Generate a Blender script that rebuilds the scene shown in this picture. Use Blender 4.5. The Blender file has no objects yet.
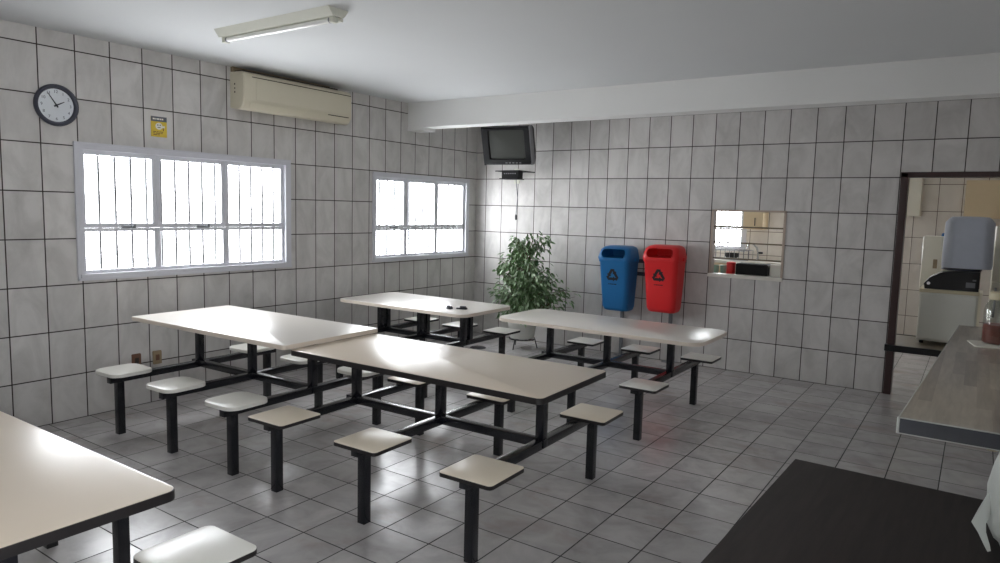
import bpy, bmesh, math, random
from mathutils import Vector, Matrix, Euler
random.seed(7)
C = bpy.context.scene.collection
PI = math.pi

# ------------------------------------------------------------------ materials
def lin(c):
    return tuple(((v/255)/12.92 if v/255 <= 0.04045 else ((v/255+0.055)/1.055)**2.4) for v in c)
class NT:
    """small helper around a node tree"""
    def __init__(s, m):
        m.use_nodes = True
        s.t = m.node_tree; s.n = s.t.nodes; s.l = s.t.links
        s.n.clear()
        s.out = s.n.new('ShaderNodeOutputMaterial')
    def new(s, k, **kw):
        x = s.n.new(k)
        for a, v in kw.items(): setattr(x, a, v)
        return x
    def put(s, sock, v):
        if isinstance(v, bpy.types.NodeSocket): s.l.new(v, sock)
        else: sock.default_value = v
    def math(s, op, a, b=0.0, c=None):
        x = s.new('ShaderNodeMath', operation=op)
        s.put(x.inputs[0], a); s.put(x.inputs[1], b)
        if c is not None: s.put(x.inputs[2], c)
        return x.outputs[0]
    def vmath(s, op, a, b=(0, 0, 0)):
        x = s.new('ShaderNodeVectorMath', operation=op)
        s.put(x.inputs[0], a)
        if op == 'SCALE': s.put(x.inputs['Scale'], b)
        else: s.put(x.inputs[1], b)
        return x.outputs[0]
    def mix(s, f, a, b, kind='MIX'):
        x = s.new('ShaderNodeMix', data_type='RGBA', blend_type=kind)
        s.put(x.inputs[0], f); s.put(x.inputs[6], a); s.put(x.inputs[7], b)
        return x.outputs[2]
    def ramp(s, f, stops):
        x = s.new('ShaderNodeValToRGB')
        s.put(x.inputs[0], f)
        e = x.color_ramp.elements
        while len(e) < len(stops): e.new(0.5)
        for i, (p, c) in enumerate(stops):
            e[i].position = p; e[i].color = (*c, 1) if len(c) == 3 else c
        return x.outputs[0]
    def noise(s, vec, scale, detail=4, rough=0.55, dist=0.0):
        x = s.new('ShaderNodeTexNoise')
        s.put(x.inputs['Vector'], vec)
        x.inputs['Scale'].default_value = scale; x.inputs['Detail'].default_value = detail
        x.inputs['Roughness'].default_value = rough; x.inputs['Distortion'].default_value = dist
        return x.outputs['Fac']
    def bsdf(s, **kw):
        b = s.new('ShaderNodeBsdfPrincipled')
        for k, v in kw.items(): s.put(b.inputs[k], v)
        s.l.new(b.outputs[0], s.out.inputs[0])
        return b

def mat(name, col, rough=0.5, metal=0.0, var=0.06, scale=12, coat=0.0, bump=0.0, spec=0.5):
    m = bpy.data.materials.new(name); t = NT(m)
    c = lin(col)
    p = t.new('ShaderNodeTexCoord').outputs['Object']
    n = t.noise(p, scale)
    cc = t.mix(n, tuple(v*(1-var) for v in c)+(1,), tuple(min(1, v*(1+var)) for v in c)+(1,))
    b = t.bsdf(**{'Base Color': cc, 'Roughness': rough, 'Metallic': metal, 'Coat Weight': coat, 'Specular IOR Level': spec})
    b.inputs['Coat Roughness'].default_value = 0.12
    if bump:
        bp = t.new('ShaderNodeBump'); bp.inputs['Strength'].default_value = bump; bp.inputs['Distance'].default_value = 0.004
        t.put(bp.inputs['Height'], t.noise(p, scale*6)); t.l.new(bp.outputs[0], b.inputs['Normal'])
    return m

def tile_mat(name, ax, w, off, grout, base, vein, gcol, rough=0.22, tilt=0.012, spec=0.5, stain=None, tvar=0.10, gdepth=0.5, ns=(4.0, 5, 0.6, 0.9)):
    """tiled surface laid out in world metres; ax = the two position axes, w = tile size, off = a grout line"""
    m = bpy.data.materials.new(name); t = NT(m)
    pos = t.new('ShaderNodeNewGeometry').outputs['Position']
    sp = t.new('ShaderNodeSeparateXYZ'); t.l.new(pos, sp.inputs[0])
    uv, ids, ds = [], [], []
    for k in range(2):
        u = t.math('DIVIDE', t.math('SUBTRACT', sp.outputs[ax[k]], off[k]), w[k])
        f = t.math('FRACT', u); ids.append(t.math('FLOOR', u))
        ds.append(t.math('MULTIPLY', t.math('MINIMUM', f, t.math('SUBTRACT', 1.0, f)), w[k]))
    d = t.math('MINIMUM', ds[0], ds[1])
    mr = t.new('ShaderNodeMapRange', interpolation_type='SMOOTHSTEP')
    t.put(mr.inputs[0], d); mr.inputs[1].default_value = grout*0.35; mr.inputs[2].default_value = grout*0.65
    face = mr.outputs[0]                               # 1 on the tile, 0 in the joint
    idv = t.new('ShaderNodeCombineXYZ'); t.put(idv.inputs[0], ids[0]); t.put(idv.inputs[1], ids[1])
    wn = t.new('ShaderNodeTexWhiteNoise', noise_dimensions='3D'); t.l.new(idv.outputs[0], wn.inputs['Vector'])
    rnd = wn.outputs['Color']; rv = wn.outputs['Value']
    mp = t.vmath('ADD', pos, t.vmath('SCALE', rnd, 13.0))
    st = t.vmath('MULTIPLY', mp, (1.0, 1.0, 0.55))
    n1 = t.noise(st, *ns)
    n2 = t.noise(mp, 22, 3, 0.5)
    f = t.math('ADD', t.math('MULTIPLY', n1, 0.9), t.math('MULTIPLY', n2, 0.1))
    col = t.ramp(f, [(0.30, lin(vein)), (0.60, lin(base)), (0.8, tuple(min(1, v*1.04) for v in lin(base)))])
    k = t.math('ADD', 1-tvar/2, t.math('MULTIPLY', rv, tvar))
    kc = t.new('ShaderNodeCombineXYZ')
    for i in range(3): t.put(kc.inputs[i], k)
    col = t.mix(1.0, col, kc.outputs[0], 'MULTIPLY')
    if stain:
        sn = t.noise(t.vmath('MULTIPLY', pos, (1, 1.6, 1)), 1.7, 4, 0.6)
        sm = t.new('ShaderNodeMapRange'); t.put(sm.inputs[0], sn); sm.inputs[1].default_value = 0.56; sm.inputs[2].default_value = 0.75
        sm.inputs[4].default_value = 0.55
        col = t.mix(sm.outputs[0], col, (*lin(stain), 1))
    gn = t.noise(pos, 3.0)
    gc = t.mix(gn, tuple(0.75*v for v in lin(gcol))+(1,), tuple(1.3*v for v in lin(gcol))+(1,))
    col = t.mix(face, gc, col)
    rg = t.math('ADD', rough, t.math('MULTIPLY', t.math('SUBTRACT', 1.0, face), 0.55))
    rg = t.math('ADD', rg, t.math('MULTIPLY', n2, 0.06))
    b = t.bsdf(**{'Base Color': col, 'Roughness': rg, 'Specular IOR Level': spec})
    bp = t.new('ShaderNodeBump'); bp.inputs['Strength'].default_value = gdepth; bp.inputs['Distance'].default_value = 0.002
    t.put(bp.inputs['Height'], face)
    tv = t.vmath('SCALE', t.vmath('SUBTRACT', rnd, (0.5, 0.5, 0.5)), tilt)
    nn = t.vmath('NORMALIZE', t.vmath('ADD', bp.outputs[0], tv))
    t.l.new(nn, b.inputs['Normal'])
    return m

def glass_mat(name, tint=(1, 1, 1), refl=0.07):
    m = bpy.data.materials.new(name); t = NT(m)
    tr = t.new('ShaderNodeBsdfTransparent'); tr.inputs[0].default_value = (*tint, 1)
    gl = t.new('ShaderNodeBsdfGlossy'); gl.inputs['Roughness'].default_value = 0.03
    mx = t.new('ShaderNodeMixShader'); mx.inputs[0].default_value = refl
    t.l.new(tr.outputs[0], mx.inputs[1]); t.l.new(gl.outputs[0], mx.inputs[2]); t.l.new(mx.outputs[0], t.out.inputs[0])
    return m

TW, TH = 0.2553, 0.35
wallc = dict(base=(206, 203, 200), vein=(182, 179, 176), gcol=(50, 40, 37))
M = {}
M['tile_back'] = tile_mat('wall_tile_back', (0, 2), (TW, TH), (1.950, 0.0), 0.0085, **wallc, rough=0.34, tilt=0.08, spec=0.42)
M['tile_left'] = tile_mat('wall_tile_left', (1, 2), (TW, TH), (-5.3396, 0.0), 0.0085, **wallc, rough=0.30, tilt=0.03, spec=0.42)
M['tile_kitchen'] = tile_mat('kitchen_tile', (0, 2), (0.27, 0.36), (1.95, 0.02), 0.007, (230, 224, 216), (218, 211, 202), (110, 92, 78), rough=0.3, tilt=0.02)
M['tile_kitchen_side'] = tile_mat('kitchen_side_tile', (1, 2), (0.27, 0.36), (0.1, 0.02), 0.007, (230, 224, 216), (218, 211, 202), (110, 92, 78), rough=0.3, tilt=0.02)
M['floor'] = tile_mat('floor_tile', (0, 1), (0.2995, 0.2995), (3.195, -4.468), 0.0075, (190, 187, 186), (168, 165, 164), (34, 30, 30), rough=0.20, tilt=0.03, stain=(160, 142, 132), tvar=0.14, spec=0.7, ns=(4.2, 5, 0.6, 0.8))
M['paint'] = mat('white_paint', (226, 226, 224), 0.75, var=0.02, scale=3)
M['ceiling'] = mat('ceiling_paint', (206, 208, 209), 0.8, var=0.02, scale=2)
M['plaster'] = mat('grey_reveal', (176, 160, 148), 0.7, var=0.05)
M['alu'] = mat('painted_aluminium', (204, 204, 210), 0.4, var=0.03)
M['grille'] = mat('white_grille_paint', (64, 64, 66), 0.6)
M['glass'] = glass_mat('window_glass')
M['dark_metal'] = mat('black_enamel', (17, 18, 25), 0.24, var=0.15, scale=8, spec=0.65)
M['cream_top'] = mat('cream_laminate', (222, 207, 188), 0.29, var=0.03, scale=2.5, spec=0.65)
M['white_top'] = mat('white_laminate', (226, 220, 212), 0.28, var=0.02, scale=2.5, spec=0.65)
M['cream_edge'] = mat('cream_edge_band', (216, 204, 190), 0.45, var=0.04)
M['dark_edge'] = mat('black_edge_band', (30, 27, 28), 0.4, var=0.1)
M['white_seat'] = mat('white_seat_laminate', (224, 222, 214), 0.3, var=0.03, scale=6)
M['cream_seat'] = mat('cream_seat_laminate', (224, 212, 192), 0.3, var=0.03, scale=6)
M['brown_worn'] = mat('worn_brown_board', (112, 76, 46), 0.7, var=0.2)
M['ac'] = mat('aged_cream_plastic', (206, 199, 178), 0.45, var=0.03)
M['ac_dark'] = mat('dark_slot', (62, 56, 50), 0.7)
M['lamp_body'] = mat('aged_white_enamel', (205, 205, 192), 0.45, var=0.03)
M['tube'] = mat('unlit_fluorescent_glass', (236, 236, 232), 0.15, var=0.01)
M['clock_rim'] = mat('dark_grey_rim', (62, 64, 76), 0.4)
M['clock_face'] = mat('clock_face_paper', (222, 226, 230), 0.6, var=0.01)
M['ink'] = mat('dark_ink', (36, 38, 46), 0.6)
M['grey_ink'] = mat('grey_ink', (96, 100, 108), 0.6)
M['yellow'] = mat('yellow_sticker', (214, 186, 66), 0.5, var=0.08)
M['white_sticker'] = mat('white_print', (228, 226, 214), 0.5)
M['brown_plate'] = mat('brown_socket_plastic', (110, 78, 60), 0.5)
M['beige_plate'] = mat('beige_socket_plastic', (150, 132, 104), 0.5)
M['blue'] = mat('blue_bin_plastic', (18, 106, 166), 0.42, var=0.04)
M['red'] = mat('red_bin_plastic', (224, 36, 40), 0.42, var=0.04)
M['dark_print'] = mat('black_print', (18, 16, 24), 0.6)
M['grey_metal'] = mat('grey_steel', (120, 122, 126), 0.4, metal=0.3)
M['tv'] = mat('black_tv_plastic', (13, 13, 16), 0.55, spec=0.3)
M['tv_silver'] = mat('grey_tv_trim', (116, 116, 120), 0.4)
M['screen'] = mat('dark_crt_glass', (66, 68, 64), 0.45, var=0.02, spec=0.25)
M['leaf'] = mat('ficus_leaf', (90, 118, 76), 0.4, var=0.4, scale=6)
M['leaf_pale'] = mat('ficus_leaf_pale', (150, 172, 138), 0.4, var=0.3, scale=6)
M['bark'] = mat('bark', (96, 78, 62), 0.8, var=0.3, scale=30)
M['soil'] = mat('potting_soil', (58, 44, 34), 0.95, var=0.4, scale=40)
M['pot'] = mat('pale_pot', (206, 206, 200), 0.4)
M['door_frame'] = mat('dark_brown_door_paint', (52, 30, 28), 0.35, var=0.1)
M['bench_top'] = mat('brown_bench_top', (108, 98, 80), 0.35, var=0.1)
M['black_plastic'] = mat('black_plastic', (9, 10, 12), 0.3, spec=0.35)
M['white_enamel'] = mat('white_enamel', (222, 222, 212), 0.35, var=0.02)
M['fridge'] = mat('warm_white_enamel', (226, 222, 206), 0.35, var=0.02)
M['cloth'] = mat('pale_blue_white_cloth', (196, 202, 214), 0.85, var=0.05, bump=0.5)
M['blue_cloth'] = mat('blue_cloth', (52, 104, 160), 0.8)
M['beige_cab'] = mat('beige_cabinet', (222, 202, 166), 0.45, var=0.03)
M['steel'] = mat('brushed_steel', (180, 180, 182), 0.25, metal=0.9)
M['stone_white'] = mat('pale_counter_stone', (226, 222, 214), 0.2, var=0.05)
M['green_glass'] = mat('pale_green_plastic', (160, 190, 170), 0.25)
M['lid'] = mat('beige_lid', (206, 196, 166), 0.45)
M['jar_glass'] = glass_mat('jar_glass', (0.94, 0.95, 0.94), 0.06)
M['sauce'] = mat('red_brown_preserve', (112, 36, 18), 0.4, var=0.5, scale=40)
M['bag'] = mat('white_plastic_bag', (196, 200, 194), 0.4, var=0.04, bump=0.6)
M['black_small'] = mat('small_black_plastic', (34, 35, 42), 0.3)

def dark_wood():
    m = bpy.data.materials.new('dark_stained_wood'); t = NT(m)
    p = t.new('ShaderNodeTexCoord').outputs['Object']
    n = t.noise(t.vmath('MULTIPLY', p, (14, 1.2, 14)), 3.0, 6, 0.6, 0.4)
    col = t.ramp(n, [(0.3, lin((31, 25, 23))), (0.7, lin((46, 39, 36)))])
    t.bsdf(**{'Base Color': col, 'Roughness': 0.55, 'Specular IOR Level': 0.3})
    return m
M['dark_wood'] = dark_wood()
def counter_top():
    """greyish board with long lighter and browner plank patches"""
    m = bpy.data.materials.new('grey_plank_counter'); t = NT(m)
    p = t.new('ShaderNodeTexCoord').outputs['Object']
    br = t.new('ShaderNodeTexBrick'); br.offset = 0.37
    rot = t.new('ShaderNodeMapping'); rot.inputs['Rotation'].default_value = (0, 0, PI/2); t.l.new(p, rot.inputs[0])
    t.l.new(rot.outputs[0], br.inputs['Vector'])
    br.inputs['Scale'].default_value = 1.0; br.inputs['Brick Width'].default_value = 0.75; br.inputs['Row Height'].default_value = 0.055
    br.inputs['Mortar Size'].default_value = 0.0; br.inputs['Bias'].default_value = -0.45
    br.inputs['Color1'].default_value = (*lin((188, 180, 166)), 1); br.inputs['Color2'].default_value = (*lin((112, 96, 86)), 1)
    n = t.noise(t.vmath('MULTIPLY', p, (10, 1.0, 10)), 3.5, 6, 0.6, 0.5)
    g = t.ramp(n, [(0.3, (0.72, 0.7, 0.67)), (0.7, (1.05, 1.04, 1.02))])
    col = t.mix(1.0, br.outputs[0], g, 'MULTIPLY')
    t.bsdf(**{'Base Color': col, 'Roughness': 0.3, 'Coat Weight': 0.3})
    return m
M['counter'] = counter_top()
M['counter_edge'] = mat('grey_counter_edge', (98, 100, 106), 0.25, var=0.15, scale=14)
M['film'] = mat('clear_film_edge', (214, 216, 212), 0.12)

# ------------------------------------------------------------------ mesh helpers
class MB:
    def __init__(s): s.b = bmesh.new()
    def box(s, x0, x1, y0, y1, z0, z1, bev=0.0, seg=2):
        vs = [s.b.verts.new((x, y, z)) for x in (x0, x1) for y in (y0, y1) for z in (z0, z1)]
        idx = [(0, 1, 3, 2), (4, 6, 7, 5), (0, 4, 5, 1), (2, 3, 7, 6), (0, 2, 6, 4), (1, 5, 7, 3)]
        fs = [s.b.faces.new([vs[i] for i in f]) for f in idx]
        if bev:
            es = list({e for f in fs for e in f.edges})
            bmesh.ops.bevel(s.b, geom=es, offset=bev, segments=seg, affect='EDGES', profile=0.5)
        return s
    def loft(s, rings, cap0=True, cap1=True, closed=True):
        R = [[s.b.verts.new(p) for p in r] for r in rings]
        n = len(R[0])
        for a, b in zip(R, R[1:]):
            for i in range(n if closed else n-1):
                j = (i+1) % n
                s.b.faces.new((a[i], a[j], b[j], b[i]))
        if cap0: s.b.faces.new(list(reversed(R[0])))
        if cap1: s.b.faces.new(R[-1])
        return s
    def tube(s, pts, r, n=10, cap=True):
        pts = [Vector(p) for p in pts]
        rs = r if isinstance(r, (list, tuple)) else [r]*len(pts)
        rings = []; up = None
        for i, p in enumerate(pts):
            d = (pts[min(i+1, len(pts)-1)] - pts[max(i-1, 0)]).normalized()
            if up is None: up = Vector((0, 0, 1)) if abs(d.z) < 0.9 else Vector((1, 0, 0))
            a = d.cross(up).normalized(); c = a.cross(d).normalized(); up = c
            rings.append([p + rs[i]*(math.cos(2*PI*k/n)*a + math.sin(2*PI*k/n)*c) for k in range(n)])
        return s.loft(rings, cap, cap)
    def lathe(s, prof, n=32, cx=0, cy=0, cap0=True, cap1=True):
        return s.loft([[(cx+r*math.cos(2*PI*k/n), cy+r*math.sin(2*PI*k/n), z) for k in range(n)] for r, z in prof], cap0, cap1)
    def rprism(s, w, d, z0, z1, r, bev=0.0, cx=0, cy=0):
        rings = [rrect(w, d, r, z0, cx, cy)]
        if bev:
            rings += [rrect(w, d, r, z1-bev, cx, cy), rrect(w-bev*0.6, d-bev*0.6, max(r-bev*0.3, .001), z1-bev*0.3, cx, cy), rrect(w-2*bev, d-2*bev, max(r-bev, .001), z1, cx, cy)]
        else: rings.append(rrect(w, d, r, z1, cx, cy))
        return s.loft(rings)
    def ring(s, w, d, t, z0, z1, r):
        o0, o1 = rrect(w, d, r, z0), rrect(w, d, r, z1)
        i0, i1 = rrect(w-2*t, d-2*t, max(r-t, .001), z0), rrect(w-2*t, d-2*t, max(r-t, .001), z1)
        return s.loft([i0, o0, o1, i1, i0], False, False)
    def xf(s, mtx):
        bmesh.ops.transform(s.b, matrix=mtx, verts=s.b.verts); return s
    def build(s, name, m, parent=None, loc=(0, 0, 0), smooth=None, rot=None):
        bmesh.ops.remove_doubles(s.b, verts=s.b.verts, dist=1e-6)
        bmesh.ops.recalc_face_normals(s.b, faces=s.b.faces)
        me = bpy.data.meshes.new(name); s.b.to_mesh(me); s.b.free()
        for mm in (m if isinstance(m, (list, tuple)) else [m]): me.materials.append(mm)
        o = bpy.data.objects.new(name, me); C.objects.link(o)
        o.location = loc
        if rot: o.rotation_euler = rot
        if parent: o.parent = parent
        if smooth is not None:
            for p in me.polygons: p.use_smooth = True
            me.set_sharp_from_angle(angle=math.radians(smooth))
        return o

def rrect(w, d, r, z, cx=0, cy=0, n=6):
    pts = []
    for (sx, sy, a0) in ((1, 1, 0), (-1, 1, PI/2), (-1, -1, PI), (1, -1, 1.5*PI)):
        ox, oy = cx+sx*(w/2-r), cy+sy*(d/2-r)
        for k in range(n+1):
            a = a0 + PI/2*k/n
            pts.append((ox+r*math.cos(a), oy+r*math.sin(a), z))
    return pts

def tag(o, label, cat, group=None):
    o['label'] = label; o['category'] = cat
    if group: o['group'] = group
    return o
def thing(name, label, cat, loc=(0, 0, 0), rot=(0, 0, 0), group=None):
    o = bpy.data.objects.new(name, None); C.objects.link(o)
    o.empty_display_size = 0.1; o.location = loc; o.rotation_euler = rot
    return tag(o, label, cat, group)
def struct(name, mb, m, parent=None, **k):
    o = mb.build(name, m, parent, **k)
    if not parent: o['kind'] = 'structure'
    return o
def box(*a, **k): return MB().box(*a, **k)

# ------------------------------------------------------------------ the setting
XR, YF, ZC, KY = 6.40, -9.60, 2.92, 3.40
W1 = (-5.105, -3.135, 1.095, 2.115); W2 = (-1.955, -0.200, 1.085, 2.07)
WT = 0.15
struct('floor', box(-WT, XR+WT, YF-WT, KY+WT, -0.1, 0), M['floor'])
struct('ceiling', box(-WT, XR+WT, YF-WT, KY+WT, ZC, ZC+0.12), M['ceiling'])
# left wall with the two window openings
b = MB(); e = 0.0
b.box(-WT, 0, YF, W1[0], 0, ZC); b.box(-WT, 0, W1[1], W2[0], 0, ZC); b.box(-WT, 0, W2[1], 0.15, 0, ZC)
for w in (W1, W2):
    b.box(-WT, 0, w[0], w[1], 0, w[2]); b.box(-WT, 0, w[0], w[1], w[3], ZC)
struct('wall_left', b, M['tile_left'])
# back wall with the serving hatch and the door opening
HX0, HX1, HZ0, HZ1 = 3.245, 4.003, 1.05, 1.75
DX0, DX1, DZ = 5.02, 5.98, 2.145
b = MB()
b.box(-WT, HX0, 0, 0.10, 0, ZC); b.box(HX0, HX1, 0, 0.10, 0, HZ0); b.box(HX0, HX1, 0, 0.10, HZ1, ZC)
b.box(HX1, DX0, 0, 0.10, 0, ZC); b.box(DX0, DX1, 0, 0.10, DZ, ZC); b.box(DX1, XR, 0, 0.10, 0, ZC)
struct('wall_back', b, M['tile_back'])
W_FILL = (-9.4, -6.9, 0.95, 2.25)
b = MB(); b.box(XR, XR+WT, YF, W_FILL[0], 0, ZC); b.box(XR, XR+WT, W_FILL[1], KY, 0, ZC)
b.box(XR, XR+WT, W_FILL[0], W_FILL[1], 0, W_FILL[2]); b.box(XR, XR+WT, W_FILL[0], W_FILL[1], W_FILL[3], ZC)
struct('wall_right', b, M['tile_left'])
struct('wall_front', box(-WT, XR+WT, YF-WT, YF, 0, ZC), M['tile_back'])
# white ceiling beam running across the room, with its stub on the left wall
b = MB(); b.box(0, XR, -1.39, -1.17, 2.632, ZC); b.box(0, 0.235, -1.395, -1.165, 2.597, 2.64)
struct('trim_beam', b, M['paint'])
# hatch lining and sill
b = MB(); b.box(HX0-0.012, HX0+0.012, -0.008, 0.106, HZ0, HZ1+.01); b.box(HX1-0.012, HX1+0.012, -0.008, 0.106, HZ0, HZ1+.01)
b.box(HX0-0.012, HX1+0.012, -0.008, 0.106, HZ1-0.008, HZ1+0.012)
struct('trim_hatch', b, M['plaster'])
struct('trim_sill', box(HX0-0.02, HX1+0.01, -0.02, 0.115, HZ0-0.03, HZ0+0.008, bev=0.004), M['stone_white'])
g = thing('hatch_grille', 'three dark horizontal bars across the serving hatch in the back wall', 'grille', (0, 0.05, 0))
for z in (1.575, 1.403, 1.230):
    box(HX0+.012, HX1-.012, -0.009, 0.009, z-0.008, z+0.008).build('bar', M['bench_top'], g)
# door frame
b = MB(); b.box(DX0, DX0+0.065, -0.02, 0.115, 0, DZ, bev=.004); b.box(DX1-0.065, DX1, -0.02, 0.115, 0, DZ, bev=.004)
b.box(DX0, DX1, -0.02, 0.115, DZ-0.045, DZ+0.005, bev=.004)
struct('trim_door', b, M['door_frame'])
# kitchen shell
KW = (1.15, 2.69, 1.16, 2.25); KW_FILL = (3.45, 4.60, 1.16, 2.25)
b = MB()
b.box(1.0, KW[0], KY, KY+WT, 0, ZC); b.box(KW[1], KW_FILL[0], KY, KY+WT, 0, ZC); b.box(KW_FILL[1], XR, KY, KY+WT, 0, ZC)
for k in (KW, KW_FILL):
    b.box(k[0], k[1], KY, KY+WT, 0, k[2]); b.box(k[0], k[1], KY, KY+WT, k[3], ZC)
struct('wall_kitchen', b, M['tile_kitchen'])
struct('wall_kitchen_side', box(0.85, 1.0, 0.10, KY+WT, 0, ZC), M['tile_kitchen_side'])

def window(name, w, cols, zmid, horiz='y', at=0.0, latches=(), flip=1):
    """aluminium window: fixed frame with sashes in two rows, panes, grille outside. Built in (u, depth, z)."""
    u0, u1, z0, z1 = w
    def put(mb):
        if horiz == 'y':   # u -> y, depth -> -x
            mb.xf(Matrix(((0, -1, 0, 0), (1, 0, 0, 0), (0, 0, 1, 0), (0, 0, 0, 1))))
        elif horiz == 'r':
            mb.xf(Matrix(((0, 1, 0, at), (1, 0, 0, 0), (0, 0, 1, 0), (0, 0, 0, 1))))
        else:
            mb.xf(Matrix.Translation((0, at, 0)))
        return mb
    b = MB()
    d0, d1 = -0.022, 0.085
    b.box(u0, u0+.028, d0, d1, z0+.03, z1-.035); b.box(u1-.045, u1, d0, d1, z0+.03, z1-.035)
    b.box(u0, u1, d0, d1, z1-.035, z1); b.box(u0, u1, d0-.012, d1, z0, z0+.03)
    # lip lying on the tiles
    b.box(u0-.018, u1+.018, d0-.001, d0+.020, z1+.0005, z1+.018); b.box(u0-.018, u1+.018, d0-.013, d0+.020, z0-.02, z0-.0005)
    b.box(u0-.018, u0-.0005, d0, d0+.020, z0, z1); b.box(u1+.0005, u1+.018, d0, d0+.020, z0, z1)
    fr = struct(name, put(b), M['alu'])
    us = [u0+.029]+list(cols)+[u1-.046]
    for i in range(len(us)-1):
        a, c = us[i]+.0008, us[i+1]-.0008
        for (p, q) in ((z0+.031, zmid-.0008), (zmid+.0008, z1-.036)):
            s = MB(); t = 0.036 if q > zmid else 0.026
            s.box(a, a+t, .010, .042, p, q); s.box(c-t, c, .010, .042, p, q)
            s.box(a+t+.0002, c-t-.0002, .010, .042, p, p+t); s.box(a+t+.0002, c-t-.0002, .010, .042, q-t, q)
            so = put(s).build('sash', M['alu'], fr)
            put(MB().box(a+t*.5, c-t*.5, .025, .029, p+t*.5, q-t*.5)).build('pane', M['glass'], so)
    for u in latches:
        s = MB().box(u-.055, u+.055, -.012, .014, zmid-.004, zmid+.018, bev=.004); s.box(u+.02, u+.04, -.035, .0, zmid+.004, zmid+.03)
        put(s).build('latch', M['grey_metal'], fr)
    s = MB(); u = u0+.09
    while u < u1-.06:
        s.box(u-.008, u+.008, .112, .128, z0, z1); u += .128
    for z in (z0+.02,): s.box(u0, u1, .108, .112, z-.005, z+.005)
    put(s).build('grille', M['grille'], fr)
    return fr
window('window_1', W1, (-4.475, -3.832), 1.478, latches=(-4.72, -4.06))
window('window_2', W2, (-1.40, -0.83), 1.452, latches=(-1.62,))
window('window_fill_right', W_FILL, (-8.57, -7.74), 1.45, horiz='r', at=XR)  # unseen window added behind the camera to brighten the left wall
window('window_fill_kitchen', KW_FILL, (3.82, 4.22), 1.50, horiz='x', at=KY)  # second kitchen window, out of view, added to lift the kitchen light
window('window_3', KW, (1.66, 2.17), 1.50, horiz='x', at=KY)

# ------------------------------------------------------------------ canteen tables
def canteen_table(label, cx, cy, H, L, W, dx, dy, top, edge, seat, seat_edge, rt, rs, post_dy=(0,), seat_w=.285, seat_t=.022, hb=.437, inw=(.03, .09), sx=.035, rz=0.0, th=.034):
    t = thing('canteen_table', label, 'table', (cx, cy, 0), (0, 0, rz), group='canteen tables with fixed stools')
    tp = MB().rprism(L-.006, W-.006, H-th+.001, H, rt, .002).build('tabletop', top, t, smooth=40)
    MB().ring(L, W, .0032, H-th, H-.0015, rt+.003).build('edge_banding', edge, tp, smooth=40)
    q = .0255                      # half width of the square tube; hb = height of the beam tops
    for x in (-dx, 0, dx):
        for py in post_dy:
            box(x-q, x+q, py-q, py+q, hb-.001, H-th, bev=.003).build('post', M['dark_metal'], t, smooth=40)
        box(x-q, x+q, -dy-.075, dy+.075, hb-.05, hb, bev=.003).build('cross_beam', M['dark_metal'], t, smooth=40)
        for s in (-1, 1):
            box(x-q, x+q, s*dy-q, s*dy+q, 0, hb-.049, bev=.003).build('leg', M['dark_metal'], t, smooth=40)
            so = MB().rprism(seat_w, seat_w, hb+.004, hb+.004+seat_t, rs, .003, x+sx, s*(dy-inw[s > 0]))
            so = so.build('seat', seat, t, smooth=40)
            MB().ring(seat_w+.002, seat_w+.002, .003, hb+.003, hb+.003+seat_t-.003, rs+.001).xf(Matrix.Translation((x+sx, s*(dy-inw[s > 0]), 0))).build('seat_edging', seat_edge, so, smooth=40)
            MB().box(x+sx-.07, x+sx+.07, s*(dy-inw[s > 0])-.09, s*(dy-inw[s > 0])+.09, hb-.001, hb+.005).build('seat_plate', M['dark_metal'], so)
    box(-dx-.075, dx+.031, -q+.001, q-.001, hb-.046, hb+.004, bev=.003).build('long_beam', M['dark_metal'], t, smooth=40)
    if len(post_dy) > 1:
        for py in post_dy:
            box(-dx-.06, dx+.06, py-q+.004, py+q-.004, H-th-.03, H-th+.0005).build('top_rail', M['dark_metal'], t)
    return t
canteen_table('cream dark-edged canteen table with six square stools in the room centre', 3.045, -4.435, .785, 1.85, .78, .712, .657,
              M['cream_top'], M['dark_edge'], M['cream_seat'], M['dark_edge'], .035, .022, rz=.02, seat_w=.303)
canteen_table('white canteen table with six rounded stools below the big window and clock', 1.25, -4.475, .818, 1.76, .86, .657, .65,
              M['white_top'], M['cream_edge'], M['white_seat'], M['white_seat'], .02, .075, seat_t=.024, rz=.022, th=.030, sx=-.04, inw=(.06, .12), seat_w=.308)
canteen_table('white round-cornered canteen table in front of the blue and red bins', 3.10, -2.235, .745, 1.87, .78, .572, .62,
              M['white_top'], M['cream_edge'], M['white_seat'], M['dark_edge'], .13, .02, hb=.417, inw=(-.035, .0), sx=.05, th=.030)
canteen_table('white canteen table with paired posts in the far corner holding two black objects', 1.125, -2.37, .755, 1.63, .84, .545, .62,
              M['white_top'], M['cream_edge'], M['white_seat'], M['dark_edge'], .10, .02, post_dy=(-.05, .05), hb=.44, inw=(.03, .06), th=.030)
canteen_table('dark-edged cream canteen table cut off by the lower left photo corner', 2.72, -6.885, .79, 1.83, .82, .685, .675,
              M['cream_top'], M['dark_edge'], M['white_seat'], M['dark_edge'], .04, .035, inw=(.03, .11), sx=.06, seat_w=.312)

# two small black objects on the far corner table
b = MB().rprism(.055, .05, 0, .018, .012, .004); b.rprism(.024, .03, .016, .034, .008, .003, cx=-.012); b.rprism(.02, .03, .016, .03, .008, .003, cx=.014)
tag(b.build('table_caddy', M['black_small'], loc=(1.60, -2.55, .7505), smooth=40), 'smaller of two black objects on the far corner table', 'small object')
b = MB().rprism(.105, .05, 0, .022, .016, .006); b.rprism(.06, .036, .02, .034, .012, .005, cx=.012)
tag(b.build('black_case', M['black_small'], loc=(1.70, -2.49, .7505), smooth=40, rot=(0, 0, .35)), 'longer of two black objects on the far corner table', 'small object')

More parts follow.
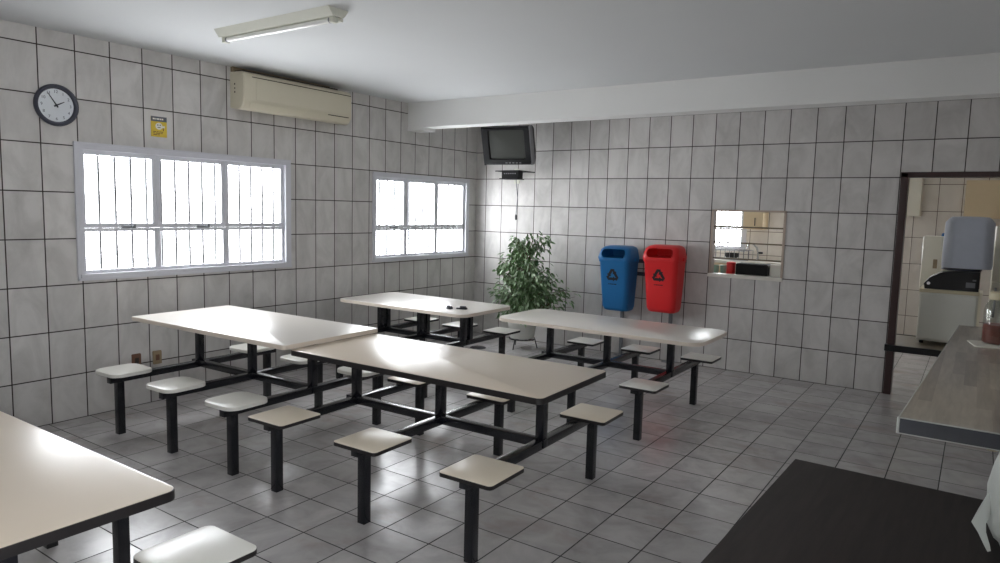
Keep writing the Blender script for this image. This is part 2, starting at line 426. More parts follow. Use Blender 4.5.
# ------------------------------------------------------------------ left wall fittings
def text_mesh(body, size, name, m, parent, loc, rot, thick=.0006):
    cu = bpy.data.curves.new('txt', 'FONT'); cu.body = body; cu.size = size; cu.align_x = 'CENTER'; cu.align_y = 'CENTER'; cu.extrude = thick
    o = bpy.data.objects.new('txt', cu); C.objects.link(o)
    dg = bpy.context.evaluated_depsgraph_get()
    me = bpy.data.meshes.new_from_object(o.evaluated_get(dg))
    bpy.data.objects.remove(o); bpy.data.curves.remove(cu)
    me.name = name; me.materials.clear(); me.materials.append(m)
    r = bpy.data.objects.new(name, me); C.objects.link(r); r.location = loc; r.rotation_euler = rot; r.parent = parent
    return r
# clock: built face-up in xy, turned to look along +x (local y up = world z)
ROT_L = Euler((PI/2, 0, PI/2))
ck = thing('wall_clock', 'round wall clock with dark grey rim left of the air conditioner', 'clock', (0.001, -5.232, 2.382), ROT_L)
MB().lathe([(.118, 0), (.146, 0), (.152, .012), (.150, .030), (.140, .038), (.128, .034), (.122, .018), (.118, .012)], 56, cap0=False, cap1=False).build('rim', M['clock_rim'], ck, smooth=50)
MB().lathe([(.146, .002), (.124, .014)], 48).build('dial', M['clock_face'], ck)
for h in range(1, 13):
    a = PI/2 - h*PI/6
    text_mesh(str(h), .030, 'numeral', M['grey_ink'], ck, (.098*math.cos(a), .098*math.sin(a), .0152), (0, 0, 0))
def hand(name, ang, ln, wd, z):
    MB().loft([[(-.018, -wd, z), (-.018, wd, z), (-.018, wd, z+.0015), (-.018, -wd, z+.0015)], [(ln, -wd*.4, z), (ln, wd*.4, z), (ln, wd*.4, z+.0015), (ln, -wd*.4, z+.0015)]]).xf(Matrix.Rotation(ang, 4, 'Z')).build(name, M['ink'], ck)
hand('minute_hand', PI/2+math.radians(34), .100, .0052, .020)
hand('hour_hand', PI/2-math.radians(62), .062, .0060, .018)
MB().lathe([(.008, .014), (.008, .0235), (.005, .025)], 16).build('hub', M['ink'], ck)

# yellow notice
nt = thing('wall_notice', 'small yellow notice with dark heading above the big window', 'sign', (0.001, -4.447, 2.311), ROT_L)
box(-.068, .068, -.082, .082, 0, .003).build('board', M['yellow'], nt)
box(-.068, .068, .044, .084, .003, .0036).build('heading_band', M['grey_ink'], nt)
for i, wd in enumerate((.10,)):
    b = MB(); x = -.052
    for ww in (.022, .012, .026, .016, .018):
        b.box(x, x+ww-.004, .058, .070, .0036, .004); x += ww
    b.build('heading_lines', M['white_sticker'], nt)
b = MB().loft([[( .030*math.cos(2*PI*k/24), .006+.028*math.sin(2*PI*k/24), z) for k in range(24)] for z in (.003, .0038)])
b.box(.02, .05, -.006, .010, .003, .0037)
b.build('pictogram', M['white_sticker'], nt)
b = MB(); b.box(-.014, -.006, .010, .020, .0038, .0044); b.box(.006, .014, .010, .020, .0038, .0044); b.box(-.013, .013, -.006, -.001, .0038, .0044)
b.box(.034, .040, -.03, -.006, .003, .0037)
b.build('pictogram_marks', M['ink'], nt)
b = MB()
for y, ws in ((-.040, (.03, .02, .04)), (-.052, (.02, .045, .02)), (-.064, (.04, .02))):
    x = -.05
    for ww in ws: b.box(x, x+ww-.005, y-.003, y+.003, .003, .0035); x += ww
b.build('text_lines', M['brown_plate'], nt)

for nm, y, m, lab in (('power_socket', -4.692, M['brown_plate'], 'brown socket plate low on the left wall behind a white stool'),
                      ('power_socket', -4.515, M['beige_plate'], 'beige socket plate low on the left wall under the white table')):
    s = thing(nm, lab, 'socket', (.001, y, .38), ROT_L, group='socket plates under the big window')
    MB().rprism(.075, .115, 0, .012, .008, .003).build('plate', m, s, smooth=40)
    b = MB().box(-.016, .016, -.024, .024, .012, .0145, bev=.001); b.build('insert', M['brown_plate'] if m is M['beige_plate'] else M['ac_dark'], s)

# air conditioner: profile in (x, z) swept along y
ac = thing('air_conditioner', 'aged cream split air conditioner high on the left wall', 'air conditioner', (.001, -3.125, 2.535))
def prof(y, s=1.0):
    p = [(0, .02), (.12, .0), (.165, .015), (.195, .055), (.203, .10), (.203, .27), (.190, .318), (.16, .335), (0, .340)]
    return [(x*s, y, .17+(z-.17)*s) for x, z in p]
MB().loft([prof(-.645, .96), prof(-.635), prof(.635), prof(.645, .96)]).build('housing', M['ac'], ac, smooth=30)
MB().box(.2025, .2065, -.52, .625, .095, .283, bev=.0015).build('front_panel', M['ac'], ac)
b = MB().box(.2005, .2045, -.56, .63, .288, .294); b.build('air_inlet', M['ac_dark'], ac)
b = MB().loft([[(.171, -.58, .014), (.171, .60, .014), (.176, .60, .014), (.176, -.58, .014)], [(.199, -.58, .062), (.199, .60, .062), (.2035, .60, .062), (.2035, -.58, .062)]])
b.build('louver', M['ac'], ac)
box(.198, .2046, .33, .60, .066, .073).build('outlet_slot', M['ac_dark'], ac)
b = MB(); b.box(.06, .075, -.6462, -.64, .22, .235); b.box(.06, .075, -.6462, -.64, .185, .197); b.box(.06, .075, -.6462, -.64, .15, .165)
b.build('side_marks', M['ac_dark'], ac)
MB().box(.0, .15, -.62, .50, .338, .350).build('top_grille', M['ac_dark'], ac)
MB().box(0, .03, -.64, .50, .341, .384).build('shadow_strip', M['beige_plate'], ac)  # added strip, toned to stand in for the shadow between unit and ceiling

# fluorescent batten
lp = thing('ceiling_light', 'unlit fluorescent batten with one pale tube on the white ceiling', 'ceiling light', (1.70, -4.575, ZC))
L2 = .59
MB().loft([[(x, -.085, 0), (x, .085, 0), (x, .045, -.050), (x, -.045, -.050)] for x in (-L2, L2)]).build('housing', M['lamp_body'], lp)
MB().tube([(-.545, -.012, -.066), (.545, -.012, -.066)], .018, 14).build('tube', M['tube'], lp, smooth=60)
for s in (-1, 1):
    b = MB().box(s*.557-.016, s*.557+.016, -.034, .012, -.086, -.048, bev=.004)
    b.build('tube_holder', M['lamp_body'], lp, smooth=40)
    MB().tube([(s*.541, -.012, -.066), (s*.525, -.012, -.066)], .0185, 14).build('tube_cap', M['grey_metal'], lp)
MB().tube([(.563, .022, -.066), (.595, .022, -.066)], .014, 12).build('starter', M['lamp_body'], lp, smooth=60)

# ------------------------------------------------------------------ television on its bracket
tv = thing('television', 'dark tube television hung below the beam in the far corner', 'television', (.905, -.62, 2.462), (math.radians(-11), 0, math.radians(3)))
tv.rotation_mode = 'XYZ'; tv.rotation_euler = (math.radians(17), 0, math.radians(11))
def rxz(w, h, r, y, dz=0): return [(p[0], y, p[1]+dz) for p in rrect(w, h, r, 0)]
MB().loft([rxz(.63, .455, .02, 0), rxz(.63, .455, .02, .09), rxz(.60, .42, .04, .16), rxz(.46, .34, .05, .30), rxz(.38, .28, .05, .40)]).build('casing', M['tv'], tv, smooth=35)
o0, o1 = rxz(.625, .45, .018, -.006), rxz(.60, .42, .02, -.022)
i1, i0 = rxz(.475, .355, .02, -.022, .018), rxz(.455, .340, .025, -.006, .018)
MB().loft([rxz(.625, .45, .018, .002), o0, o1, i1, i0], False, False).build('bezel', M['tv'], tv, smooth=25)
# slightly bulged tube
rr = []
for k, f in enumerate((1, .85, .6, .3, .02)): rr.append(rxz(.458*f, .343*f, .025*f, -.004-.012*(1-f*f), .018))
MB().loft(rr, False, True).build('screen', M['screen'], tv, smooth=60)
b = MB()
for k in range(5): b.box(-.03+k*.045, -.005+k*.045, -.026, -.020, -.205, -.195)
b.build('buttons', M['tv_silver'], tv)
for s in (-1, 1): box(s*.309-.009, s*.309+.009, -.018, .07, -.23, .235, bev=.003).build('side_trim', M['tv_silver'] if s > 0 else M['tv'], tv)
br = thing('tv_bracket', 'pale-armed wall bracket with a tray holding up the television', 'bracket', (.66, 0, 2.13))
MB().box(-.04, .04, -.014, -.0005, -.09, .10).build('wall_plate', M['lamp_body'], br)
b = MB(); b.tube([(0, -.01, -.02), (.02, -.26, -.03), (.27, -.50, -.02)], .018, 10)
b.tube([(.03, -.01, .04), (.10, -.25, .03), (.27, -.46, .03)], .010, 8); b.build('arm', M['lamp_body'], br, smooth=50)
b = MB().box(.08, .44, -.62, -.28, .03, .042); b.box(.24, .49, -.765, -.60, -.070, -.059); b.box(.30, .32, -.62, -.605, -.065, .035)
b.build('tray', M['tv'], br)
MB().tube([(.27, -.50, -.05), (.27, -.50, .035)], .03, 12).build('pivot', M['tv'], br)
dc = thing('set_top_box', 'small dark box with pale buttons under the television', 'receiver box', (1.03, -.68, 2.1275))
MB().box(-.12, .12, -.05, .05, -.056, .040, bev=.005).build('casing', M['tv'], dc)
b = MB()
for k in range(6): b.box(-.085+k*.03, -.067+k*.03, -.052, -.0495, -.005, .006)
b.build('buttons', M['tv_silver'], dc)
cb = thing('hanging_cable', 'thin cable with black plug hanging below the television', 'cable', (1.02, -.42, 2.10))
MB().tube([(0, -.16, .01), (.01, -.17, -.06), (.03, -.16, -.25), (.02, -.17, -.46)], .004, 8).build('cord', M['grey_ink'], cb)
MB().tube([(.02, -.17, -.455), (.02, -.17, -.475), (.02, -.17, -.52)], [.008, .013, .011], 10).build('plug', M['black_small'], cb)

# ------------------------------------------------------------------ recycling bins
def recycle_symbol(r):
    """three arrows chasing round a triangle, flat in xz facing -y"""
    b = MB()
    def poly(pts, rot):
        c, s = math.cos(rot), math.sin(rot)
        q = [(x*c-z*s, x*s+z*c) for x, z in pts]
        b.loft([[(x, 0, z) for x, z in q], [(x, -.0015, z) for x, z in q]])
    for k in range(3):
        a = k*2*PI/3
        poly([(-.62*r, -.60*r), (.10*r, -.60*r), (.10*r, -.26*r), (-.42*r, -.26*r)], a)
        poly([(.10*r, -.76*r), (.52*r, -.42*r), (.10*r, -.10*r)], a)
        poly([(-.62*r, -.60*r), (-.44*r, -.26*r), (-.60*r, -.02*r), (-.86*r, -.18*r)], a)
    return b
def bin_(label, x, z, m, w=1.0):
    t = thing('recycling_bin', label, 'bin', (x, -.075, z), group='recycling bins on the back wall')
    cs = -.165
    def ring(zz, wd, dp, r, back=0.0): return rrect(wd*w, dp, r, zz, 0, -dp/2-back)
    body = MB().loft([ring(0, .27, .20, .05, .02), ring(.012, .30, .235, .06, .012), ring(.05, .325, .262, .06, .004), ring(.30, .352, .292, .06), ring(.56, .378, .322, .06), ring(.575, .392, .336, .06), ring(.60, .392, .336, .06)])
    body.build('body', m, t, smooth=50)
    lid = MB().loft([ring(.598, .402, .346, .065), ring(.622, .405, .350, .065), ring(.66, .388, .338, .07), ring(.71, .372, .318, .075), ring(.738, .335, .280, .08), ring(.752, .26, .21, .07, .02)])
    lo = lid.build('lid', m, t, smooth=50)
    cut = MB().rprism(.292*w, .10, -.25, .10, .045)
    cut.xf(Matrix.Translation((0, -.28, .668)) @ Matrix.Rotation(PI/2, 4, 'X'))
    co = cut.build('cutter', m)
    mod = lo.modifiers.new('slot', 'BOOLEAN'); mod.object = co; mod.operation = 'DIFFERENCE'; mod.solver = 'EXACT'
    co.location = t.location
    bpy.context.view_layer.update()
    dg = bpy.context.evaluated_depsgraph_get()
    me = bpy.data.meshes.new_from_object(lo.evaluated_get(dg)); lo.modifiers.clear(); lo.data = me
    bpy.data.objects.remove(co)
    for s in (-1, 1): MB().box(s*.2*w-.014, s*.2*w+.014, -.17, -.12, .585, .625, bev=.005).build('hinge', m, t)
    # printed mark lies on the sloping front
    tilt = math.atan2(.03, .26)
    sy = recycle_symbol(.090); sy.xf(Matrix.Translation((-.01, -.3065, .415)) @ Matrix.Rotation(tilt, 4, 'X')); sy.build('recycling_mark', M['dark_print'], t)
    b = MB(); xx = -.055
    for ww in (.02, .03, .022, .034): b.box(xx, xx+ww-.005, -.0015, 0, -.005, .005); xx += ww
    b.xf(Matrix.Translation((-.005, -.2995, .315)) @ Matrix.Rotation(tilt, 4, 'X')); b.build('caption_mark', M['dark_print'], t)
    return t
bin_('blue plastic recycling bin hanging on the back wall beside the plant', 2.258, .565, M['blue'])
bin_('red plastic recycling bin hanging left of the serving hatch', 2.812, .600, M['red'], 1.04)
st = thing('bin_stand', 'grey steel stand with two bars behind the blue and red bins', 'stand', (2.54, -.05, 0))
for s in (-.30, .30): box(s-.018, s+.018, -.018, .018, 0, 1.24, bev=.003).build('post', M['grey_metal'], st)
for z in (1.145, .995): box(-.36, .36, -.0245, -.0185, z-.022, z+.022).build('cross_bar', M['clock_rim'], st)
for s in (-.30, .30): box(s-.07, s+.07, -.045, .045, 0, .008).build('foot_plate', M['grey_metal'], st)

# ------------------------------------------------------------------ potted fig in the corner
pl = thing('potted_fig', 'bushy potted fig tree with small green leaves in the far corner', 'plant', (1.12, -.50, 0))
pt = MB().lathe([(.12, .13), (.15, .14), (.185, .36), (.195, .365), (.195, .39), (.178, .39), (.172, .36), (.165, .35)], 32, cap1=True).build('pot', M['pot'], pl, smooth=40)
MB().lathe([(.168, .352), (.10, .362), (.01, .364)], 24).build('soil', M['soil'], pl)
sd = MB(); sd.lathe([(.155, .118), (.163, .118), (.163, .132), (.155, .132), (.155, .118)], 32, cap0=False, cap1=False)
for k in range(3):
    a = k*2*PI/3+.5
    sd.tube([(.158*math.cos(a), .158*math.sin(a), .125), (.19*math.cos(a), .19*math.sin(a), 0.006)], .007, 8)
sd.tube([(-.158, 0, .125), (.158, 0, .125)], .006, 6); sd.tube([(0, -.158, .125), (0, .158, .125)], .006, 6)
sd.build('plant_stand', M['dark_metal'], pl)
rng = random.Random(11)
wood, leaf, leaf2 = MB(), MB(), MB()
wood.tube([(0, 0, .33), (.02, .01, .55), (-.02, .02, .80), (.03, .0, 1.1), (.10, .02, 1.34)], [.02, .018, .014, .009, .004], 8)
def add_leaf(b, p, d, ln, wd):
    d = d.normalized(); s = d.cross(Vector((0, 0, 1)))
    s = s.normalized() if s.length > .05 else Vector((1, 0, 0))
    s = (Matrix.Rotation(rng.uniform(-1.1, 1.1), 3, d) @ s); nrm = s.cross(d)
    q = [p, p+d*ln*.28+s*wd*.42+nrm*.004, p+d*ln*.62+s*wd*.36+nrm*.003, p+d*ln-nrm*.006, p+d*ln*.62-s*wd*.36+nrm*.003, p+d*ln*.28-s*wd*.42+nrm*.004]
    c = [p+d*ln*.28-nrm*.003, p+d*ln*.62-nrm*.004]
    v = [b.b.verts.new(x) for x in q]; w = [b.b.verts.new(x) for x in c]
    for f in ((v[0], v[1], w[0]), (v[1], v[2], w[1], w[0]), (v[2], v[3], w[1]), (v[0], w[0], v[5]), (v[5], w[0], w[1], v[4]), (v[4], w[1], v[3])): b.b.faces.new(f)
lobes = [(-.02, 0, 1.16, .19, .20), (.20, -.02, 1.34, .15, .11), (-.10, -.02, .98, .24, .22), (.12, 0, .92, .26, .24), (.30, -.03, .80, .24, .20), (-.14, -.04, .74, .24, .18), (.04, -.08, .72, .30, .2), (.44, -.02, .66, .15, .12), (-.30, -.04, .84, .10, .18), (-.04, 0, 1.32, .12, .10), (.05, -.12, .52, .24, .12), (-.26, -.06, .56, .16, .12), (.24, -.10, .50, .20, .14), (.58, .02, .70, .07, .12), (.66, .10, .60, .05, .10), (.02, -.18, .42, .26, .10)]
nl = [260, 90, 340, 420, 300, 260, 400, 80, 50, 70, 200, 90, 140, 16, 12, 150]
for (lx, ly, lz, rx, rz), n in zip(lobes, nl):
    base = Vector((lx*.15, ly*.2, max(.4, lz-.3)))
    for k in range(max(3, n//18)):
        th, ph = rng.uniform(0, 2*PI), rng.uniform(-.6, 1.2)
        tip = Vector((lx+rx*math.cos(th)*math.cos(ph), ly+min(rx, .26)*math.sin(th)*math.cos(ph), lz+rz*math.sin(ph)))
        tip.y = min(tip.y, .44)
        mid = (base+tip)/2+Vector((0, 0, .06))
        wood.tube([base, mid, tip], [.006, .004, .0015], 5)
        m_ = n//max(3, n//18)
        for j in range(m_+2):
            f = .35+.65*(j+rng.random())/(m_+2)
            p = base.lerp(mid, f*2) if f < .5 else mid.lerp(tip, f*2-1)
            p = p+Vector((rng.gauss(0, .035), rng.gauss(0, .03), rng.gauss(0, .035)))
            p.y = min(p.y, .44)
            d = Vector((p.x-lx*.4, p.y*.8-.03, -.10))+Vector((rng.gauss(0, .14), rng.gauss(0, .14), rng.gauss(-.10, .12)))
            add_leaf(leaf2 if rng.random() < .33 else leaf, p, d, rng.uniform(.055, .095), rng.uniform(.026, .042))
wood.build('branches', M['bark'], pl, smooth=60)
leaf.build('foliage', M['leaf'], pl, smooth=60); leaf2.build('young_foliage', M['leaf_pale'], pl, smooth=60)

# dark round plate on the floor near the corner table
b = MB().lathe([(.10, 0), (.10, .004), (.085, .010), (.02, .012)], 28)
tag(b.build('drain_cover', M['dark_metal'], loc=(.70, -.84, 0.0005), smooth=40), 'dark round plate on the floor left of the potted plant', 'floor plate')

# ------------------------------------------------------------------ what shows through the hatch
kc = thing('kitchen_counter', 'pale kitchen worktop below the bright far window beyond the hatch', 'counter', (2.9, 2.85, 0))
box(-1.6, 1.0, -.05, .549, .985, 1.03, bev=.004).build('worktop', M['stone_white'], kc)
box(-1.55, .95, .0, .545, 0, .985).build('base', M['beige_cab'], kc)
for k in range(4): box(-1.5+k*.6, -.94+k*.6, -.018, .0, .1, .93).build('cupboard_door', M['beige_cab'], kc)
ft = thing('kitchen_tap', 'thin bent tap on the far worktop seen through the hatch', 'tap', (2.94, 3.22, 1.0305))
MB().tube([(0, 0, .01), (0, 0, .12), (-.02, -.01, .19), (-.08, -.03, .25), (-.13, -.04, .26), (-.15, -.045, .17)], .013, 10).build('spout', M['steel'], ft, smooth=50)
MB().lathe([(.03, 0), (.03, .012), (.015, .03)], 16).build('flange', M['steel'], ft)
MB().box(.01, .07, -.015, .015, .10, .13, bev=.004).build('handle', M['ink'], ft)
cbx = thing('wall_cabinet', 'beige kitchen wall cabinet beside the bright window seen through the hatch', 'cabinet', (2.88, KY, 1.50))
box(-.15, .135, -.30, -.001, .0, .62).build('carcass', M['beige_cab'], cbx)
box(-.15, .135, -.318, -.30, .0, .62, bev=.003).build('door', M['beige_cab'], cbx)
box(.018, .028, -.335, -.318, .05, .17).build('handle', M['ink'], cbx)
sh = thing('serving_shelf', 'dark serving worktop just behind the hatch opening', 'counter', (3.6, .155, 0))
box(-.75, .65, .0, .42, .98, 1.015, bev=.003).build('worktop', M['ac_dark'], sh)
for s in (-.65, .55): box(s-.03, s+.03, .05, .37, 0, .98).build('leg', M['beige_cab'], sh)
tr = thing('food_warmer', 'long black box on the worktop behind the hatch', 'box', (3.62, .40, 1.0155))
MB().box(-.18, .17, -.10, .10, .0, .145, bev=.008).build('body', M['black_plastic'], tr)
MB().box(-.17, .16, -.095, .095, .145, .152, bev=.002).build('lid', M['tv'], tr)
cn = thing('red_canister', 'red lidded canister left of the black box behind the hatch', 'canister', (3.36, .40, 1.0155))
MB().lathe([(.045, 0), (.05, .01), (.05, .12), (.046, .13)], 24).build('body', M['red'], cn, smooth=40)
MB().lathe([(.052, .125), (.052, .15), (.02, .158)], 24).build('lid', M['red'], cn, smooth=40)
for i, (x, y, lab) in enumerate(((3.265, .43, 'pale green cup next to the red canister behind the hatch'), (3.20, .36, 'pale green cup at the left end of the hatch worktop'))):
    c = thing('cup', lab, 'cup', (x, y, 1.0155), group='pale green cups behind the hatch')
    MB().lathe([(.028, 0), (.036, .11), (.033, .11), (.026, .006)], 20).build('bowl', M['green_glass'], c, smooth=40)
wb = thing('white_carton', 'white carton at the right end of the hatch worktop', 'carton', (3.86, .40, 1.0155))
MB().box(-.06, .065, -.06, .06, 0, .15, bev=.003).build('body', M['white_enamel'], wb)
MB().box(-.062, .067, -.062, .062, .118, .153, bev=.002).build('lid', M['stone_white'], wb)
dr = thing('dish_rack', 'wire rack with dark dishes on the far kitchen worktop', 'rack', (2.60, 3.05, 1.031))
b = MB()
for k in range(9): b.tube([(-.28+k*.07, -.12, .004), (-.28+k*.07, -.12, .15), (-.28+k*.07, .12, .15), (-.28+k*.07, .12, .004)], .004, 6)
b.tube([(-.28, -.12, .15), (.28, -.12, .15)], .005, 6); b.tube([(-.28, .12, .15), (.28, .12, .15)], .005, 6); b.tube([(-.28, -.12, .006), (.28, -.12, .006)], .005, 6)
b.build('frame', M['grey_metal'], dr)
b = MB().lathe([(.06, 0.005), (.10, .05), (.105, .10), (.095, .10), (.05, .02)], 24); b.build('bowl', M['tv'], dr, smooth=40)

# ------------------------------------------------------------------ what shows through the door
bn = thing('low_bench', 'low black-edged bench standing across the kitchen doorway', 'bench', (5.48, .25, .028))
MB().box(-.46, .39, -.29, .48, .44, .462, bev=.003).build('top', M['bench_top'], bn)
b = MB(); b.box(-.475, .405, -.315, -.285, .405, .468, bev=.004); b.box(-.475, -.445, -.30, .495, .405, .468, bev=.004); b.box(.385, .405, -.29, .495, .405, .468); b.box(-.475, .405, .475, .5, .405, .468)
b.build('edge_frame', M['black_plastic'], bn)
for x in (.30, .36):
    for y in (-.1, .42): box(x-.02, x+.02, y-.02, y+.02, -.028, .44).build('leg', M['black_plastic'], bn)
fz = thing('white_appliance', 'white box-shaped appliance on the low bench in the doorway', 'appliance', (5.475, .50, .4905))
MB().box(-.235, .245, -.20, .20, .032, .535, bev=.008).build('body', M['white_enamel'], fz, smooth=40)
MB().box(-.225, .235, -.212, -.20, .05, .495, bev=.006).build('front_panel', M['white_enamel'], fz)
MB().box(-.24, .25, -.206, .20, .508, .542, bev=.006).build('top_cover', M['lid'], fz)
for x in (-.19, .20):
    for y in (-.15, .15): MB().lathe([(.02, 0), (.022, .034)], 14, x, y).build('foot', M['black_plastic'], fz)
wd = thing('water_dispenser', 'black tabletop water dispenser on the white appliance', 'dispenser', (5.56, .50, 1.033))
P = [(-.285, .0), (.155, .0), (.155, .19), (-.04, .185), (-.16, .165), (-.25, .11), (-.295, .05)]
MB().loft([[(x, -.17, z) for x, z in P], [(x, .15, z) for x, z in P]]).build('body', M['black_plastic'], wd)
MB().lathe([(.018, -.005), (.016, .012)], 14).xf(Matrix.Translation((-.255, -.17, .055)) @ Matrix.Rotation(PI/2, 4, 'X')).build('tap_knob', M['steel'], wd)
b = MB(); b.box(.05, .125, -.1725, -.17, .035, .085); b.box(.10, .13, -.1725, -.17, .10, .115); b.build('badge', M['tv_silver'], wd)
MB().lathe([(.165, .191), (.17, .205), (.16, .214)], 28).xf(Matrix.Translation((.0, -.0, 0))).build('collar', M['clock_rim'], wd)
jg = thing('covered_water_jug', 'large water jug under a pale cloth cover on the black dispenser', 'jug', (5.60, .50, 1.2475))
b = MB(); rings = []
for z, w, d, r in ((.002, 0.403, .36, .10), (.03, 0.413, .37, .10), (.25, 0.408, .365, .10), (.44, 0.400, .36, .10), (.475, .35, .34, .10), (.495, .30, .29, .10), (.50, .15, .15, .07)):
    rings.append([(x*(1+.012*math.sin(9*math.atan2(y, x)+z*6)), y*(1+.012*math.sin(9*math.atan2(y, x)+z*6)), zz) for x, y, zz in rrect(w, d, r, z)])
b.loft(rings).build('cloth_cover', M['cloth'], jg, smooth=50)
MB().lathe([(.178, .001), (.184, .002), (.184, .012), (.17, .016)], 28).build('elastic_hem', M['cloth'], jg)
sdt = thing('side_table', 'white kitchen side table carrying the tall water purifier', 'table', (5.55, 1.42, 0))
box(-.33, .21, -.18, .18, .925, .95, bev=.003).build('top', M['fridge'], sdt)
for x in (0.0, .18):
    for y in (-.14, .14): box(x-.02, x+.02, y-.02, y+.02, 0, .925).build('leg', M['fridge'], sdt)
pf = thing('white_purifier', 'tall white water purifier with silver badge behind the black dispenser', 'purifier', (5.325, 1.42, 0.03))
MB().box(-.15, .15, -.15, .15, .9205, 1.50, bev=.015).build('body', M['fridge'], pf, smooth=40)
MB().box(-.04, .0, -.156, -.149, 1.15, 1.25, bev=.003).build('badge', M['beige_plate'], pf)
MB().box(.02, .10, -.154, -.149, 1.34, 1.49, bev=.003).build('panel', M['white_sticker'], pf)
MB().box(.10, .125, -.18, -.149, 1.22, 1.27, bev=.004).build('spout', M['ink'], pf)
b = MB().loft([rrect(.16, .12, .03, 0), rrect(.15, .11, .04, .03), rrect(.06, .05, .02, .05)])
tag(b.build('folded_cloth', M['blue_cloth'], loc=(5.415, 1.42, 1.5305), smooth=40), 'blue cloth lying on top of the tall white purifier', 'cloth')
c2 = thing('wall_cabinet', 'narrow white wall cabinet near the upper left of the doorway view', 'cabinet', (4.90, KY, 1.75))
box(-.16, .105, -.25, -.001, 0, .60).build('carcass', M['fridge'], c2); box(-.16, .105, -.266, -.25, 0, .60, bev=.003).build('door', M['fridge'], c2)
c3 = thing('wall_cabinet', 'wide beige wall cabinet above the covered jug beyond the doorway', 'cabinet', (5.85, KY, 1.74))
box(-.36, .36, -.30, -.001, 0, .48).build('carcass', M['beige_cab'], c3)
for s in (-.18, .18): box(s-.178, s+.178, -.316, -.30, 0, .48, bev=.003).build('door', M['beige_cab'], c3)
fr = thing('refrigerator', 'white refrigerator edge at the right side of the doorway', 'refrigerator', (6.035, 1.16, 0))
MB().box(-.22, .28, -.28, .30, .02, 1.66, bev=.012).build('body', M['fridge'], fr, smooth=40)
MB().box(-.22, .28, -.325, -.285, 1.12, 1.655, bev=.012).build('freezer_door', M['fridge'], fr, smooth=40)
MB().box(-.22, .28, -.325, -.285, .05, 1.105, bev=.012).build('door', M['fridge'], fr, smooth=40)
MB().box(-.19, -.17, -.355, -.325, .75, 1.05, bev=.004).build('handle', M['steel'], fr)

# ------------------------------------------------------------------ counter, jar and dark table at the right
ct = thing('serving_counter', 'grey plank-patterned counter wrapped in clear film along the right side', 'counter', (5.95, -2.85, 0))
cz = .9
def outline(z): return [(-.48, -1.60, z), (.445, -1.60, z), (.445, 1.61, z), (-.34, 1.61, z)]
MB().loft([outline(cz-.004), outline(cz)]).build('top', M['counter'], ct)
MB().loft([outline(cz-.066), outline(cz-.0045)]).build('edge', M['counter_edge'], ct)
b = MB().tube([(-.482, -1.602, cz-.066), (-.482, -1.602, cz)], .006, 8)
b.tube([(-.482, -1.602, cz-.001), (.44, -1.602, cz-.001)], .0035, 6); b.tube([(-.482, -1.602, cz-.066), (.44, -1.602, cz-.066)], .0025, 6); b.tube([(-.482, -1.602, cz), (-.342, 1.61, cz)], .0025, 6)
b.build('film_fold', M['film'], ct, smooth=60)
box(.30, .44, -1.45, 1.5, 0, cz-.066).build('support_wall', M['paint'], ct)
for y in (-1.2, 0, 1.2): box(.02, .30, y-.02, y+.02, cz-.12, cz-.066).build('bracket', M['dark_metal'], ct)
MB().lathe([(.02, -.03), (.024, 0)], 14, -.16+.0, -1.50).xf(Matrix.Translation((0, 0, cz-.066))).build('knob', M['lid'], ct)

pp = MB().rprism(.30, .26, 0, .006, .03, .002)
tag(pp.build('napkin', M['white_sticker'], loc=(5.835, -2.14, cz+.0005), rot=(0, 0, .2)), 'white folded paper under the glass jar on the counter', 'paper')
jr = thing('glass_jar', 'clear jar half filled with red-brown preserve on the counter', 'jar', (5.828, -2.10, cz+.007))
MB().lathe([(.078, 0), (.086, .012), (.086, .22), (.075, .26), (.058, .285), (.058, .30), (.0555, .30), (.0555, .284), (.072, .257), (.083, .218), (.083, .012), (.07, .004)], 36).build('glass', M['jar_glass'], jr, smooth=50)
MB().lathe([(.072, .005), (.0815, .014), (.0815, .128), (.04, .132)], 36).build('contents', M['sauce'], jr, smooth=50)
MB().lathe([(.062, .292), (.064, .297), (.064, .335), (.058, .342)], 32).build('lid', M['lid'], jr, smooth=40)

dt = thing('dark_table', 'dark stained wooden tabletop in the lower right foreground', 'table', (5.72, -5.62, 0), (0, 0, -.029))
MB().box(-.595, .55, -.80, .81, .715, .75, bev=.003).build('tabletop', M['dark_wood'], dt)
for x in (-.48, .46):
    for y in (-.70, .70): box(x-.03, x+.03, y-.03, y+.03, 0, .65, bev=.003).build('leg', M['dark_wood'], dt)
b = MB().box(-.50, .48, -.72, -.68, .64, .715); b.box(-.50, .48, .68, .72, .64, .715); b.box(-.50, -.46, -.68, .68, .64, .715); b.box(.44, .48, -.68, .68, .64, .715)
b.build('apron', M['dark_wood'], dt)

bg = thing('plastic_bag', 'bulging white plastic bag standing on the dark table at the right edge', 'bag', (5.992, -5.20, .751))
rings = []; rg = random.Random(5)
for z, r in ((0, .17), (.02, .205), (.08, .235), (.16, .238), (.24, .228), (.31, .205), (.36, .17), (.40, .11), (.43, .06)):
    ring = []
    for k in range(40):
        a = 2*PI*k/40; rr_ = r*(1+.035*math.sin(5*a+z*9)+.018*math.sin(13*a-z*20))
        ring.append((rr_*math.cos(a), rr_*.9*math.sin(a), z))
    rings.append(ring)
MB().loft(rings).build('body', M['bag'], bg, smooth=70)
fl = [(-.222, -.05, .17, .012), (-.236, -.055, .12, .020), (-.250, -.06, .075, .022), (-.238, -.065, .05, .012), (-.222, -.07, .015, .008), (-.216, -.072, .002, .005)]
_f = []
for p, q in zip(fl, fl[1:]): _f += [tuple(p[i]+(q[i]-p[i])*t/4 for i in range(4)) for t in range(4)]
fl = _f+[fl[-1]]
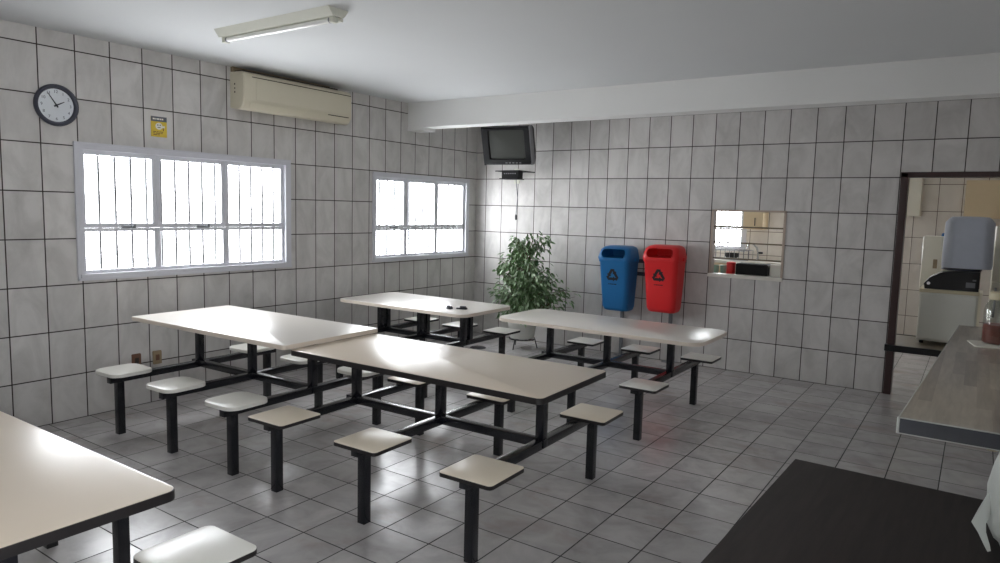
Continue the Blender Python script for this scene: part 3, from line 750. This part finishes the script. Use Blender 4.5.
b = MB().loft([[(x-w*.6, y-.003, z), (x+w, y-.003, z+.004), (x+w, y+.003, z+.004), (x-w*.6, y+.003, z)] for x, y, z, w in fl])
b.build('handle_flap', M['bag'], bg)
b = MB().loft([[(-.04, -.004, .42), (.04, -.004, .42), (.04, .004, .42), (-.04, .004, .42)], [(-.09, -.01, .50), (.02, -.012, .52), (.02, -.006, .52), (-.09, -.004, .50)]])
b.build('handle', M['bag'], bg)

# ------------------------------------------------------------------ light: overcast daylight through the windows, two of them added as fill
w = bpy.data.worlds.new('sky'); bpy.context.scene.world = w; w.use_nodes = True
nt_ = w.node_tree; bgn = nt_.nodes.get('Background') or nt_.nodes.new('ShaderNodeBackground')
bgn.inputs[0].default_value = (0.94, 0.97, 1.0, 1); bgn.inputs[1].default_value = 11.0
def portal(name, loc, rot, sx, sy):
    l = bpy.data.lights.new(name, 'AREA'); l.shape = 'RECTANGLE'; l.size = sx; l.size_y = sy
    l.cycles.is_portal = True
    o = bpy.data.objects.new(name, l); C.objects.link(o); o.location = loc; o.rotation_euler = rot
for i, q in enumerate((W1, W2)):
    portal('window_portal', (-.16, (q[0]+q[1])/2, (q[2]+q[3])/2), (0, -PI/2, 0), q[3]-q[2], q[1]-q[0])
portal('window_portal', (XR+.16, (W_FILL[0]+W_FILL[1])/2, (W_FILL[2]+W_FILL[3])/2), (0, PI/2, 0), W_FILL[3]-W_FILL[2], W_FILL[1]-W_FILL[0])
for k in (KW, KW_FILL): portal('window_portal', ((k[0]+k[1])/2, KY+.16, (k[2]+k[3])/2), (-PI/2, 0, 0), k[1]-k[0], k[3]-k[2])

# ------------------------------------------------------------------ camera
cam = bpy.data.cameras.new('camera'); co = bpy.data.objects.new('camera', cam); C.objects.link(co)
cam.sensor_fit = 'HORIZONTAL'; cam.sensor_width = 36; cam.lens = 696.914*36/1000; cam.clip_start = .05
yaw, pitch, roll = 0.6000, -0.1037, 0.0253
fwd = Vector((-math.sin(yaw)*math.cos(pitch), math.cos(yaw)*math.cos(pitch), math.sin(pitch)))
rt = Vector((math.cos(yaw), math.sin(yaw), 0)); up = rt.cross(fwd)
r2 = math.cos(roll)*rt+math.sin(roll)*up; u2 = -math.sin(roll)*rt+math.cos(roll)*up
co.matrix_world = Matrix(((r2.x, u2.x, -fwd.x, 5.682), (r2.y, u2.y, -fwd.y, -7.681), (r2.z, u2.z, -fwd.z, 1.7065), (0, 0, 0, 1)))
sc = bpy.context.scene; sc.camera = co
sc.view_settings.view_transform = 'Standard'; sc.view_settings.look = 'None'; sc.view_settings.gamma = 1
sc.view_settings.use_curve_mapping = False
sc.view_settings.exposure = 0.76
sc.cycles.diffuse_bounces = 8; sc.cycles.max_bounces = 14; sc.cycles.transparent_max_bounces = 16
